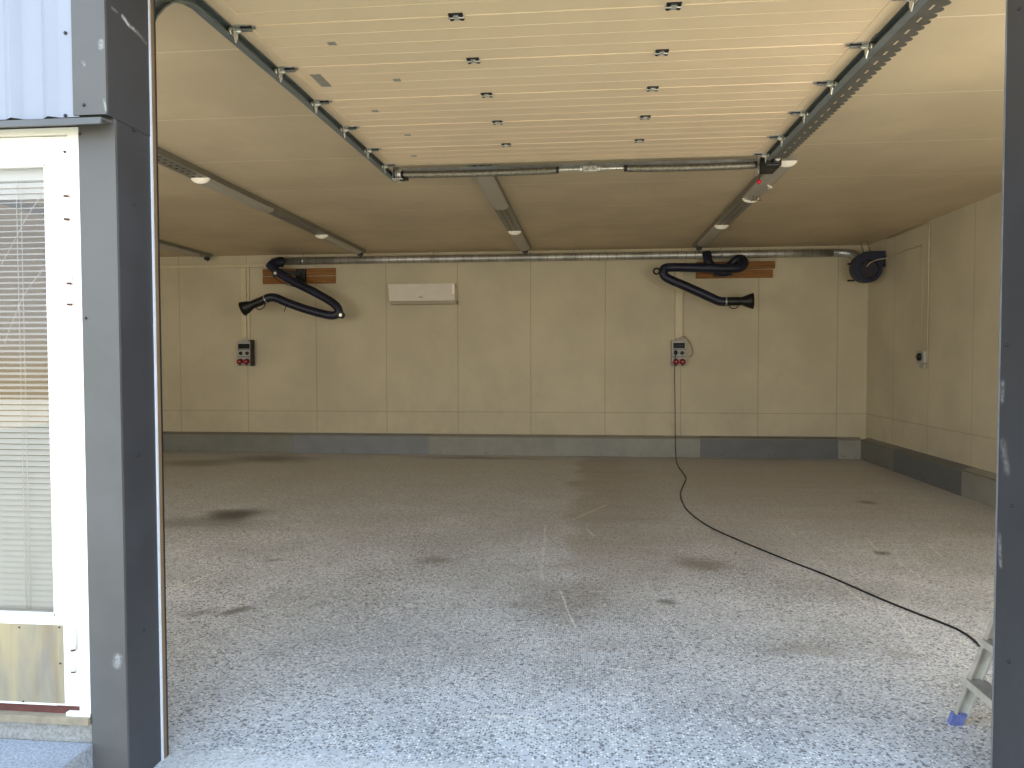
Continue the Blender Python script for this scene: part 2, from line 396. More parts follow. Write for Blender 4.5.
# plinth along the back and right walls
bz = .352; byf = 12.575; brx = 4.6
pt = MB()
segs = [(XL, -7.55, 'base_c'), (-7.55, -5.14, 'base_a'), (-5.14, -2.71, 'base_b'), (-2.71, 1.9, 'base_d'), (1.9, 4.12, 'base_c'), (4.12, 4.49, 'base_d')]
for i, (a, b, k) in enumerate(segs):
    e = .004 * (i % 2)
    pt.prism([(byf - e, 0), (byf - e, bz - .03), (YB, bz), (YB, 0)], 0, a, b, M[k])
    pt.box((a, byf - e - .002, bz - .045), (b, byf + .02, bz - .028), M['base_top'])
    n = max(2, int((b - a) / .6))
    for j in range(n):
        x = a + (b - a) * (j + .5) / n; pt.box((x - .006, byf - e - .004, .035), (x + .006, byf, .047), M['dark'])
struct(pt.build('baseboard_back', M['base_a']))
pt = MB(); rxf = 4.475
segs = [(YF, 8.75, 'base_d'), (8.75, 10.05, 'base_d'), (10.05, 11.75, 'base_c'), (11.75, 12.575, 'base_a')]
segs = [(YF, 9.30, 'base_d'), (9.30, 11.28, 'base_c'), (11.28, 12.575, 'base_a')]
for i, (a, b, k) in enumerate(segs):
    e = .004 * (i % 2)
    pt.prism([(rxf - e, 0), (rxf - e, bz - .035), (XR, bz), (XR, 0)], 1, a, b, M[k])
    pt.box((rxf - e - .002, a, bz - .05), (rxf + .02, b, bz - .034), M['base_top'])
    for j in range(3):
        y = a + (b - a) * (j + .5) / 3; pt.box((rxf - e - .004, y - .006, .035), (rxf, y + .006, .047), M['dark'])
struct(pt.build('baseboard_right', M['base_a']))

# ------------------------------------------------------------------ facade left of the opening
def screws(parent, pts, axis, r=.006):
    for p in pts:
        p = Vector(p); d = Vector((0, -1, 0)) if axis == 'y' else Vector((axis, 0, 0))
        MB().ring_sweep([p - d*.002, p + d*.003, p + d*.006], [r, r, r*.5], None, 10).build('screw', M['screw'], parent)
SPL = 2.545                                                # height of the split behind the flashing
# lower corner post: reveal and front leg of the folded sheet
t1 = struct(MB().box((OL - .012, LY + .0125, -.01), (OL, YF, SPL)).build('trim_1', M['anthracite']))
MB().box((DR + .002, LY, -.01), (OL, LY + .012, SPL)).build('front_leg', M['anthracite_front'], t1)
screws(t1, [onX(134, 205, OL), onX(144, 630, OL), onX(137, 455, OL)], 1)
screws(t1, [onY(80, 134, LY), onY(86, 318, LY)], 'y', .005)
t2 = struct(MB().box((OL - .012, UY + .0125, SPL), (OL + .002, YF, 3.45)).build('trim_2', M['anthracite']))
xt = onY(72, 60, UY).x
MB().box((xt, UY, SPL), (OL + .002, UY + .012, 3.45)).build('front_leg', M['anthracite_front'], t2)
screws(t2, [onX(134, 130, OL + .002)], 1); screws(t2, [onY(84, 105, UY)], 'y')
# flashing over the door
fz0, fz1 = onY(102, 124, UY - .02).z, onY(102, 117, UY - .02).z
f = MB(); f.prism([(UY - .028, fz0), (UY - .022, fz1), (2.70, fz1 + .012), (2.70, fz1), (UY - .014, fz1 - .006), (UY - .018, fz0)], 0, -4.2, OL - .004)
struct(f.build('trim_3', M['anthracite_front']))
# seals on the inner edge of the jambs
MB().box((OL, YF - .022, 0.0), (OL + .0055, YF - .012, 3.3)).build('seal_strip', M['gasket'], t1)
MB().box((OL - .006, YF - .010, 0.0), (OL + .0085, YF + .006, 3.3)).build('guide_edge', M['brown_strip'], t1)
MB().box((OL - .002, YF + .006, 0.0), (OL + .0075, YF + .02, 3.3)).build('rubber_lip', M['dark'], t1)
# right jamb
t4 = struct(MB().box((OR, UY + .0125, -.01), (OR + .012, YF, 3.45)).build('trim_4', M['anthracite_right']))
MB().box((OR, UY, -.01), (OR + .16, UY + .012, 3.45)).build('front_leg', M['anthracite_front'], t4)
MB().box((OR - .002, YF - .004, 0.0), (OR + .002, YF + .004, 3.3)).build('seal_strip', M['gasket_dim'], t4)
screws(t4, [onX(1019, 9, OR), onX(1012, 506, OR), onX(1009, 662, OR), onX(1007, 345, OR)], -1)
# lintel out of frame
struct(MB().box((OL, UY, 3.2), (OR, YF - .02, 3.45)).build('trim_5', M['anthracite']))
# pale trapezoid sheet above the door
xs = [onY(p, 60, UY).x for p in (72, 57, 49, 40, 20, 12.5, 3.3)]
prof = [(xt + .02, UY + .006), (xs[1], UY + .006), (xs[2], UY - .014), (xs[3], UY + .012), (xs[4], UY + .012), (xs[5], UY - .014), (xs[6], UY + .006)]
x = xs[6]; per = .142
while x > -6:
    prof += [(x - .055, UY + .006), (x - .085, UY - .014), (x - .12, UY + .012), (x - per - .045, UY + .012), (x - per - .075, UY - .014), (x - per - .11, UY + .006)]; x -= per + .11
zb = onY(60, 117, UY).z
c = MB(); n = len(prof)
c.add([(a, b, zb) for a, b in prof] + [(a, b, 3.45) for a, b in prof], [(i, i + 1, n + i + 1, n + i) for i in range(n - 1)])
cl = struct(c.build('wall_outside', M['cladding'], fix=False))
cl.modifiers.new('thickness', 'SOLIDIFY').thickness = .0008
screws(cl, [onY(65.5, 33, UY + .004), onY(65.5, 115.5, UY + .004)], 'y')

# ------------------------------------------------------------------ entrance door
d = bpy.data.objects.new('door_1', None); COL.objects.link(d); d.location = (-2.4, LY, DZ0); struct(d)
fx = -1.888                                                # right outer side of the frame
leaf_r = onY(69, 300, LY).x; leaf_top = onY(40, 136, LY).z; leaf_bot = onY(60, 707, LY).z
fr = MB(); fy0, fy1 = LY + .004, 2.75
fr.box((leaf_r + .004, fy0, DZ0 + .02), (fx, fy1, DZ1)); fr.box((DL, fy0, leaf_top + .004), (leaf_r + .004, fy1, DZ1)); fr.box((DL, fy0, DZ0 + .02), (DL + .06, fy1, leaf_top + .004))
fr.build('door_frame', M['white_paint'], d)
gx1 = onY(45.5, 300, LY).x; gx0 = -2.70; gz1 = onY(40, 163, LY).z; gz0 = onY(40, 617, LY).z
lf = MB(); ly0, ly1 = LY + .010, LY + .055
lf.box((gx1, ly0, leaf_bot), (leaf_r, ly1, leaf_top), None, .003); lf.box((DL + .065, ly0, leaf_bot), (gx0, ly1, leaf_top), None, .003)
lf.box((gx0, ly0, gz1), (gx1, ly1, leaf_top)); lf.box((gx0, ly0, leaf_bot), (gx1, ly1, gz0))
for a, b in (((gx1 - .008, gz0), (gx1, gz1)), ((gx0, gz0), (gx0 + .008, gz1))): lf.box((a[0], ly0 + .006, a[1]), (b[0], ly1, b[1]))
for a, b in (((gx0, gz1 - .008), (gx1, gz1)), ((gx0, gz0), (gx1, gz0 + .008))): lf.box((a[0], ly0 + .006, a[1]), (b[0], ly1, b[1]))
leaf = lf.build('door_leaf', M['white_paint'], d)
g_ = MB(); g_.add([(gx0, LY + .034, gz0), (gx1, LY + .034, gz0), (gx1, LY + .034, gz1), (gx0, LY + .034, gz1)], [(0, 1, 2, 3)]); g_.build('glass_pane', M['glass'], leaf, fix=False)
kx1 = onY(62, 660, LY).x; kz1 = onY(30, 625, LY).z; kz0 = onY(30, 703, LY).z
kp = MB().box((-2.76, ly0 - .003, kz0), (kx1, ly0, kz1)).build('kick_plate', M['kick'], leaf)
kp['label'] = 'stained beige metal kick plate'
for q in (onY(60, 627, ly0), onY(20, 627, ly0), onY(61, 663, ly0), onY(24, 701, ly0)):
    MB().ring_sweep([q + Vector((0, -.002, 0)), q + Vector((0, -.006, 0))], [.004, .003], None, 8).build('screw', M['screw'], leaf)
q = onY(65, 152, ly0); MB().ring_sweep([q, q + Vector((0, -.005, 0))], [.005, .004], None, 8).build('screw', M['screw'], leaf)
for i, (pa, pm, pb) in enumerate(((178, 197, 219), (264, 284, 304), (627, 649, 670))):
    px = (67.5, 70.5, 74.5)[i]
    za, zm, zb_ = onY(px, pa, LY).z, onY(px, pm, LY).z, onY(px, pb, LY).z; hx = onY(px, pm, LY).x
    h = MB(); h.cyl((hx, LY - .008, zb_), (hx, LY - .008, zm - .004), .011, None, 12); h.cyl((hx, LY - .008, zm + .004), (hx, LY - .008, za), .011, None, 12)
    h.cyl((hx, LY - .008, zm - .004), (hx, LY - .008, zm + .004), .0085, M['rust'], 12); h.cyl((hx, LY - .008, zb_ - .006), (hx, LY - .008, zb_), .009, M['rust'], 12)
    h.box((hx - .024, ly0 - .003, zm), (hx, ly0 + .001, za)); h.box((hx, fy0 - .003, zb_), (hx + .02, fy0 + .001, zm))
    h.build('hinge', M['white_paint'], d)
b = MB(); b.box((DL, LY - .012, DZ0 + .02), (fx, fy1, DZ0 + .048), M['threshold'])
b.box((DL, LY + .02, DZ0 + .048), (leaf_r, fy1 - .02, leaf_bot - .002), M['rust']); b.build('door_sill', M['threshold'], d)
b = MB(); b.box((leaf_r - .05, LY + .0, DZ0 + .048), (fx, LY + .02, DZ0 + .062)); b.build('drip_bar', M['white_paint'], d)

# venetian blind behind the glass
vb = thing('venetian_blind', 'white venetian blind lowered behind the glass of the white side door', 'blind', (-2.3, LY + .075, gz0))
by = LY + .085
MB().box((gx0 - .02, by - .014, gz1 - .045), (gx1 + .02, by + .014, gz1 + .012)).build('head_rail', M['blind'], vb)
sl = MB(); z = gz1 - .06; k = 0
while z > gz0 - .01:
    tl = math.radians(22 if z > 1.50 else 44)
    if k < 3: tl = math.radians(62)
    wv = Vector((0, math.cos(tl) * .0125, math.sin(tl) * .0125))
    for a, bb in ((-1, 0), (0, 1)):
        pa = Vector((0, by, z + (.002 if a == 0 else 0))) + wv * a; pb = Vector((0, by, z + (.002 if bb == 0 else 0))) + wv * bb
        sl.add([(gx0 - .01, pa.y, pa.z), (gx1 + .01, pa.y, pa.z), (gx1 + .01, pb.y, pb.z), (gx0 - .01, pb.y, pb.z)], [(0, 1, 2, 3)], None, True)
    z -= .0222; k += 1
sl.build('slats', M['blind'], vb, fix=False)
for px in (22.0, 26.5):
    xx = onY(px, 300, by).x; MB().tube([(xx, by - .016, gz1 - .05), (xx, by - .016, gz0)], .0012, None, 6).build('ladder_cord', M['blind'], vb)
pts = [onY(a, b_, by - .017) for a, b_ in ((44, 192), (28, 215), (12, 245), (0, 267))]
MB().tube(pts, .0012, None, 6, 4).build('pull_cord', M['blind'], vb)
pts = [onY(a, b_, by - .017) for a, b_ in ((44, 268), (26, 292), (14, 318), (4, 345))]
MB().tube(pts, .0012, None, 6, 4).build('pull_cord', M['blind'], vb)

# concrete under the door, doorstep
struct(MB().box((XL, LY + .004, 0), (DR + .004, 2.70, DZ0 + .02)).build('wall_footing', M['conc']))
sx = onY(93, 743, LY).x; sz = onY(93, 743, LY).z
st = MB(); st.box((-3.2, 1.9, -.012), (sx, LY + .002, sz), M['step'], .006)
tag(st.build('doorstep', M['step']), 'low grey concrete step below the white side door', 'step')

# ------------------------------------------------------------------ overhead sectional door, raised under the ceiling
TILT = .0134
def pz(y): return 3.345 + TILT * (y - 3.2)                  # underside of the raised door
gd = thing('garage_door', 'cream sectional garage door raised flat below the ceiling', 'garage door', (0, 4.9, 3.36))
PXL, PXR = -1.785, 1.512
JY = [3.12, 3.683, 4.243, 4.82, 5.405, 6.0, 6.56]
TH = .042
sections = []
for i in range(6):
    a, b = JY[i], JY[i + 1]
    prof = [(a + .001, .030), (a + .001, .010), (a + .006, .0)]
    for k in range(1, 4):
        y = a + (b - a) * k / 4
        prof += [(y - .0035, .0), (y - .001, .0032), (y, .0032), (y + .0015, -.0004), (y + .006, 0)]
    prof += [(b - .008, .0), (b - .001, .010), (b - .001, .030)]
    prof = [(y, pz(y) + z) for y, z in prof]
    prof += [(b - .001, pz(b) + TH), (a + .001, pz(a) + TH)]
    o = MB().prism(prof, 0, PXL, PXR).build('door_section', M['door_panel'], gd); sections.append(o)
    for x0, x1 in ((PXL - .002, PXL + .072), (PXR - .072, PXR + .002)):
        q = MB(); q.prism([(a + .003, pz(a) - .003), (b - .003, pz(b) - .003), (b - .003, pz(b) + .012), (a + .003, pz(a) + .012)], 0, x0, x1)
        q.build('end_cap', M['door_panel'], o)
# intermediate hinges
first = None
for i in range(1, 6):
    for x in (-.642, .418):
        y = JY[i]; z = pz(y)
        if first is None:
            h = MB()
            for s_ in (-1, 1):
                h.obox((x, y + s_ * .019, z - .004), (.036, 0, 0), (0, .015, 0), (0, 0, .003), M['dark'])
                h.obox((x - .026, y + s_ * .02, z - .008), (.006, 0, 0), (0, .010, 0), (0, 0, .004), M['black']); h.obox((x + .026, y + s_ * .02, z - .008), (.006, 0, 0), (0, .010, 0), (0, 0, .004), M['black'])
            h.cyl((x - .04, y, z - .008), (x + .04, y, z - .008), .006, M['galv_bright'], 10)
            h.obox((x, y, z - .007), (.012, 0, 0), (0, .020, 0), (0, 0, .006), M['galv_bright'])
            first = h.build('hinge', M['dark'], gd); fx0, fy_, fz_ = x, y, z
        else:
            c = first.copy(); COL.objects.link(c); c.parent = gd; c.matrix_parent_inverse = first.matrix_parent_inverse.copy()
            c.location = first.location + Vector((x - fx0, y - fy_, z - fz_))
# roller brackets on both sides
TRX = {-1: PXL - .035, 1: PXR + .035}
for s_ in (-1, 1):
    e = PXL if s_ < 0 else PXR
    proto = None
    for i in range(1, 7):
        y = JY[i] - (.04 if i == 6 else 0); z = pz(y)
        if proto is None:
            h = MB()
            i0 = e - s_ * .004
            h.prism([(e - s_ * .005, y - .03), (e - s_ * .005, y + .03), (e - s_ * .05, y + .036), (e - s_ * .105, y + .014), (e - s_ * .105, y - .010), (e - s_ * .05, y - .03)], 2, z - .009, z - .003, M['galv'])
            h.obox((e - s_ * .05, y + .02, z - .012), (.03, 0, 0), (0, .008, 0), (0, 0, .005), M['galv'])
            h.obox((e - s_ * .062, y - .014, z - .012), (.03, 0, 0), (0, .006, 0), (0, 0, .005), M['dark'])
            h.obox((e - s_ * .05, y + .004, z - .010), (.036, 0, 0), (0, .004, 0), (0, 0, .003), M['galv_bright'])
            h.prism([(y - .026, z - .004), (y + .030, z - .004), (y + .026, z - .05), (y + .006, z - .08), (y - .016, z - .05)], 0, e + s_ * .000, e + s_ * .004, M['galv_bright'])
            h.cyl((e - s_ * .03, y, z - .024), (e + s_ * .03, y, z - .024), .007, M['galv_bright'], 10)
            h.cyl((e - s_ * .012, y - .004, z - .022), (e - s_ * .012, y + .006, z - .022), .013, M['galv_bright'], 10)
            proto = h.build('roller_bracket', M['galv'], gd)
            rl = MB().ring_sweep([(e + s_ * .014, y, z - .024), (e + s_ * .017, y, z - .024), (e + s_ * .031, y, z - .024), (e + s_ * .034, y, z - .024)], [.017, .022, .022, .017], None, 16).build('roller', M['galv_bright'], proto)
            y0, z0 = y, z
        else:
            off = Vector((0, y - y0, z - z0))
            c = proto.copy(); COL.objects.link(c); c.parent = gd; c.matrix_parent_inverse = proto.matrix_parent_inverse.copy(); c.location = proto.location + off
            for g in proto.children:
                k = g.copy(); COL.objects.link(k); k.parent = c; k.matrix_parent_inverse = g.matrix_parent_inverse.copy(); k.location = g.location
def onP(px, py):
    dd = ray(px, py); return CAM + dd * ((3.345 - TILT * 3.2 - EYE) / (dd.z - TILT * dd.y))
def sticker(px, py, w_, l_):
    q = onP(px, py); s = MB()
    s.prism([(q.y - l_ / 2, pz(q.y - l_ / 2) - .0012), (q.y + l_ / 2, pz(q.y + l_ / 2) - .0012), (q.y + l_ / 2, pz(q.y + l_ / 2) + .0008), (q.y - l_ / 2, pz(q.y - l_ / 2) + .0008)], 0, q.x - w_ / 2, q.x + w_ / 2)
    k = [i for i in range(6) if JY[i] <= q.y][-1]
    o = s.build('sticker', M['sticker'], sections[k]); o['label'] = 'grey foil sticker'
sticker(321, 80.5, .065, .21)
for q in ((332, 43.5), (397, 80), (375, 111), (407.5, 135), (414, 156)): sticker(q[0], q[1], .045, .045)
MB().prism([(6.515, pz(6.515) - .016), (6.556, pz(6.556) - .016), (6.556, pz(6.556) + .002), (6.515, pz(6.515) + .002)], 0, PXL + .06, PXR - .06).build('top_seal', M['heater_low'], gd)

# tracks: vertical run behind the jamb, bend, horizontal run
def track(name, label, s_):
    e = PXL if s_ < 0 else PXR
    zr = -.024
    path = [(3.02, .03), (3.02, 2.95)]
    for k in range(1, 9):
        an = math.pi / 2 * k / 8; path.append((3.02 + .34 * (1 - math.cos(an)), 2.95 + (pz(3.36) + zr - 2.95) * math.sin(an)))
    path += [(4.6, pz(4.6) + zr), (6.97 if s_ < 0 else 6.55, pz(6.97 if s_ < 0 else 6.55) + zr)]
    # C profile: (u towards the door = -s, v perpendicular)
    prof = [(.010, .020), (.010, .028), (.048, .028), (.052, .024), (.052, -.024), (.048, -.028), (.010, -.028), (.010, -.020), (.013, -.020), (.013, -.025), (.047, -.025), (.049, -.023), (.049, .023), (.047, .025), (.013, .025), (.013, .020)]
    n = len(prof); vs = []; m = MB()
    for i, (y, z) in enumerate(path):
        a = Vector(path[max(0, i-1)]); b = Vector(path[min(len(path)-1, i+1)]); tt = (b - a).normalized(); nn = Vector((-tt.y, tt.x))
        sh = .085 if z < 2.9 else .085 * max(0, 1 - (i - 1) / 9)
        for u, v in prof: vs.append((e + s_ * (u + sh), y + nn.x * v, z + nn.y * v))
    fs = []
    for i in range(len(path) - 1):
        for k in range(n): fs.append((i*n+k, i*n+(k+1) % n, (i+1)*n+(k+1) % n, (i+1)*n+k))
    m.add(vs, fs); m.f += [[k for k in range(n)], [(len(path)-1)*n + k for k in range(n)]]; m.mi += [0, 0]; m.sm += [False, False]
    r = thing(name, label, 'track', (e, 5, 3.35))
    m.build('rail', M['track'], r)
    return r
trl = track('door_track', 'grey steel door track left of the raised garage door', -1)
for y in (4.4, 5.9):
    MB().box((PXL - .056, y - .015, pz(y) - .045), (PXL - .052, y + .015, 3.5)).build('hanger', M['track'], trl)
trr = track('door_track', 'grey steel door track with scalloped perforated angle, right of the raised garage door', 1)
# perforated angle: flange with slots and a scalloped outer edge
an = MB(); x0 = PXR + .054; ws = .125; y = 3.25; ptc = .136; zt = .012
def strip(xa, xb, ya, yb):
    an.prism([(ya, pz(ya) - .05), (yb, pz(yb) - .05), (yb, pz(yb) - .0475), (ya, pz(ya) - .0475)], 0, xa, xb)
x0 = PXR + .054; xs1, xs2, xe = x0 + .048, x0 + .062, x0 + .094
while y < 6.4:
    yb = y + ptc
    strip(x0, xs1, y, yb); strip(xs2, xe, y, yb)
    sl_ = .058
    strip(xs1, xs2, y, y + (ptc - sl_) / 2); strip(xs1, xs2, yb - (ptc - sl_) / 2, yb)
    for h in (0, 1):                                        # two scallops per slot pitch
        a = y + h * ptc / 2; N = 8; vs = []
        for lev in (-.05, -.0475):
            vs += [(xe, a, pz(a) + lev)] + [(xe + .030 * math.sin(math.pi * k / N) ** .75, a + ptc / 2 * k / N, pz(a + ptc / 2 * k / N) + lev) for k in range(N + 1)] + [(xe, a + ptc / 2, pz(a + ptc / 2) + lev)]
        n = N + 3
        an.add(vs, [tuple(range(n)), tuple(range(2*n-1, n-1, -1))] + [(k, (k+1) % n, n + (k+1) % n, n + k) for k in range(n)])
    y += ptc
an.prism([(3.25, pz(3.25) - .05), (6.51, pz(6.51) - .05), (6.51, pz(6.51) + .03), (3.25, pz(3.25) + .03)], 0, x0 - .003, x0)
pa = an.build('perforated_angle', M['angle'], trr)
MB().box((x0 + .02, 4.38, pz(4.4) - .047), (x0 + .05, 4.384, 3.5)).build('hanger', M['angle'], trr)

# torsion shaft across the back end of the door
ts = thing('torsion_spring_shaft', 'torsion spring shaft with two dark springs at the far end of the raised door', 'spring shaft', (0, 6.85, 3.4))
SY = 6.86
mb = MB(); mb.prism([(SY + .03, 3.398), (SY + .065, 3.398), (SY + .065, 3.444), (SY + .03, 3.444)], 0, -1.76, 1.51); mb.build('carrier_rail', M['galv'], ts)
MB().cyl((-1.78, SY, 3.385), (1.514, SY, 3.385), .0125, None, 14).build('shaft', M['galv_bright'], ts)
def helix(x0_, x1_, sag):
    m = MB(); n = int((x1_ - x0_) / .009); pts = []; rad = []
    for i in range(n * 2 + 1):
        t_ = i / (n * 2); pts.append((x0_ + (x1_ - x0_) * t_, SY, 3.378 - sag * math.sin(math.pi * t_))); rad.append(.033 if i % 2 else .0295)
    m.ring_sweep(pts, rad, None, 16); return m
helix(-1.70, -.275, .006).build('spring', M['spring'], ts); helix(.37, 1.50, .006).build('spring', M['spring'], ts)
for xx in (-.262, .355, -1.71, 1.5):
    MB().ring_sweep([(xx - .012, SY, 3.382), (xx + .012, SY, 3.382)], [.03, .03], None, 12).build('spring_plug', M['dark'], ts)
c = MB(); c.box((-.03, SY - .025, 3.36), (.10, SY + .03, 3.41), M['galv_bright'], .004); c.box((.02, SY + .0, 3.41), (.05, SY + .06, 3.5), M['galv']); c.cyl((-.06, SY, 3.385), (-.035, SY, 3.385), .028, M['galv_bright']); c.cyl((.105, SY, 3.385), (.13, SY, 3.385), .028, M['galv_bright'])
c.build('centre_bearing', M['galv_bright'], ts)
c = MB(); c.prism([(SY - .09, 3.34), (SY + .10, 3.335), (SY + .10, 3.5), (SY - .05, 3.5)], 0, -1.79, -1.783, M['galv']); c.box((-1.80, SY - .06, 3.325), (-1.70, SY + .06, 3.335), M['galv_bright'])
c.cyl((-1.775, SY, 3.385), (-1.72, SY, 3.385), .055, M['galv_bright'], 24); c.cyl((-1.76, SY, 3.385), (-1.735, SY, 3.385), .062, M['galv'], 24); c.box((-1.735, SY - .03, 3.325), (-1.66, SY + .03, 3.345), M['dark'])
c.build('cable_drum', M['galv_bright'], ts)
c = MB(); c.box((1.516, SY - .07, 3.29), (1.524, SY + .04, 3.5), M['galv_bright']); c.build('end_plate', M['galv_bright'], ts)
op = thing('door_operator', 'black door operator unit at the far end of the right track', 'door motor', (1.66, SY, 3.36))
c = MB(); c.box((1.53, 6.585, 3.30), (1.665, SY + .03, 3.43), None, .012); c.box((1.585, 6.56, 3.315), (1.645, 6.59, 3.40), None, .006); c.build('housing', M['black'], op)
MB().cyl((1.62, 6.535, 3.35), (1.62, 6.562, 3.35), .022, None, 14).build('drive_coupling', M['galv_bright'], op)
MB().tube([(1.60, SY + .03, 3.33), (1.57, SY + .08, 3.32), (1.556, SY + .08, 3.27)], .0035, None, 8, 4).build('pull_cord', M['cable'], op)
kb = MB().ring_sweep([(1.556, SY + .08, 3.27 - z_) for z_ in (0, .008, .022, .036, .044)], [.006, .015, .02, .015, .005], None, 14).build('pull_knob', M['redball'], op); kb['label'] = 'red pull knob'

# ------------------------------------------------------------------ cable trays and lamps
def cable_tray(x, y0, y1, label, w_=.20):
    o = thing('cable_tray', label, 'cable tray', (x, y1, 3.45), 'cable trays on the ceiling')
    m = MB(); zb = 3.447; h = w_ / 2
    m.box((x - h, y0, zb + .001), (x - h + .003, y1, 3.4995)); m.box((x + h - .003, y0, zb + .001), (x + h, y1, 3.4995))
    m.box((x - h, y0, zb), (x - h + .05, y1, zb + .002)); m.box((x + h - .05, y0, zb), (x + h, y1, zb + .002))
    y = y0; p = .10; mid = [(-h + .05, -.018), (.018, h - .05)]
    m.box((x - .018, y0, zb), (x + .018, y1, zb + .002))
    while y < y1:
        for a, b in mid: m.box((x + a, y, zb), (x + b, min(y1, y + .055), zb + .002))
        y += p
    m.box((x - h + .003, y0, 3.492), (x + h - .003, y1, 3.499), M['dark'])
    m.box((x - h, y0 - .003, zb), (x + h, y0, 3.499)); m.build('tray', M['tray'], o)
    c = MB(); c.box((x - .045, y1 - .01, 3.40), (x + .045, y1 + .03, 3.46)); c.box((x - .015, y1 + .02, 3.38), (x + .015, y1 + .035, 3.5)); c.build('end_clamp', M['dark'], o)
    return o
LX, MX, RX, FX = -3.80, -1.0, 1.815, -6.62
cable_tray(LX, 3.1, 12.25, 'long grey cable tray with two lamps, left of the raised door')
cable_tray(MX, 3.1, 12.25, 'grey cable tray coming out from behind the middle of the raised door')
cable_tray(RX, 7.05, 12.25, 'grey cable tray running back from the right track of the raised door')
cable_tray(FX, 3.1, 12.45, 'grey cable tray in the far upper left corner, ending in a clamp')

def lamp_section(x, y, a, b, z0):
    return [(x + a * math.cos(t_), y, z0 - b * math.sin(t_)) for t_ in [math.pi * k / 12 for k in range(13)]]
def lamp(x, y0, y1, label, broken=False):
    o = thing('ceiling_lamp', label, 'lamp', (x, (y0 + y1) / 2, 3.44), 'long ceiling lamps below the cable trays')
    m = MB(); z0 = 3.4465; a = .093; b = .05
    A = lamp_section(x, y0 + .03, a, b, z0); B = lamp_section(x, y1 - .06, a, b, z0); n = 13
    vs = A + B; ends = []
    for k in range(1, 6):
        t_ = k / 5 * math.pi / 2; q = max(.02, math.cos(t_)); ends.append(lamp_section(x, y1 - .06 + .06 * math.sin(t_), a * q, b * q, z0))
    for e_ in ends: vs += e_
    L = len(vs) // n
    m.add(vs, [(i*n+k, i*n+k+1, (i+1)*n+k+1, (i+1)*n+k) for i in range(L-1) for k in range(n-1)], None, True)
    m.build('diffuser', M['diffuser'], o, fix=False)
    base = MB(); base.box((x - .05, y0 + .03, z0 - .02), (x + .05, y1 - .06, z0)); base.build('gear_tray', M['galv'], o)
    c = MB(); C = lamp_section(x, y0 + .03, a * 1.02, b * 1.05, z0); D = lamp_section(x, y0, a * .98, b * 1.0, z0)
    vs = C + D; c.add(vs, [(k, k+1, n+k+1, n+k) for k in range(n-1)] + [tuple(n + k for k in range(n))], None, True)
    c.build('end_cap', M['lampcap'], o)
    if broken:
        c = MB(); yy = y1 - .04; C = lamp_section(x, yy + .02, a * 1.02, b * 1.1, z0 - .015); D = lamp_section(x, yy - .012, a * 1.0, b * 1.05, z0 - .02)
        c.add(C + D, [(k, k+1, n+k+1, n+k) for k in range(n-1)] + [tuple(n + k for k in range(n)), tuple(range(n-1, -1, -1))], None, True)
        cc = c.build('end_cap', M['lampcap'], o); cc['label'] = 'loose dirty end cap'
        for k in range(3):
            dx = -.03 + .035 * k
            MB().tube([(x + dx, yy - .25, z0 - .05), (x + dx + .02, yy - .16, z0 - .075), (x + dx + .05, yy - .08, z0 - .06), (x + dx + .02, yy - .03, z0 - .055)], .005, None, 6, 4).build('loose_wire', M['threshold'], o)
        MB().tube([(x + .0, yy - .75, z0 - .052), (x + .05, yy - .72, z0 - .07), (x + .03, yy - .66, z0 - .06), (x + .06, yy - .62, z0 - .05)], .008, None, 6, 4).build('loose_wire', M['lampcap'], o)
    return o
lamp(LX, 7.03, 8.62, 'long ceiling lamp on the left tray, the one nearer the opening')
lamp(LX, 10.4, 12.1, 'long ceiling lamp at the back end of the left tray')
lamp(MX, 6.96, 8.75, 'long ceiling lamp half hidden behind the far edge of the raised door')
lamp(MX, 10.4, 12.05, 'long ceiling lamp at the back end of the middle tray')
lamp(RX, 7.0, 8.52, 'damaged ceiling lamp with loose wires behind the door operator', True)
lamp(RX, 10.25, 11.9, 'long ceiling lamp at the back end of the right tray')
lamp(FX, 10.35, 12.1, 'long ceiling lamp on the far left tray')

# ------------------------------------------------------------------ ventilation
dy = 12.52
vd = thing('ventilation_duct', 'long galvanised spiral duct under the ceiling along the back wall', 'duct', (0, dy, 3.4))
p0 = onY(272, 260.5, dy); p1 = onY(600, 257.5, dy); p2 = onY(845, 252.5, dy)
zdz = lambda x: 3.366 + (x - p0.x) / (p2.x - p0.x) * (-.006)
FC = onY(868.5, 268, 11.95)                                # fan centre, front face
dpts = [(x, dy, zdz(x)) for x in (p0.x, -3, -1, 1, 3, 4.0)]
MB().tube(dpts, .062, None, 20).build('duct_run', M['duct'], vd)
el = [(3.98, dy, 3.36), (4.08, dy, 3.36), (4.20, dy - .03, 3.345), (4.29, dy - .10, 3.31), (4.33, dy - .20, 3.20), (FC.x, dy - .31, 3.10), (FC.x, 12.115, FC.z)]
MB().tube(el, .064, None, 18, 5).build('elbow', M['galv'], vd)
for xx in (-4.9, -2.6, -.2, 2.2):
    MB().ring_sweep([(xx - .02, dy, zdz(xx)), (xx + .02, dy, zdz(xx))], [.066, .066], None, 20).build('joint_collar', M['galv'], vd)
    MB().box((xx - .008, dy - .004, zdz(xx) + .06), (xx + .008, dy + .004, 3.5)).build('hanger', M['tray'], vd)

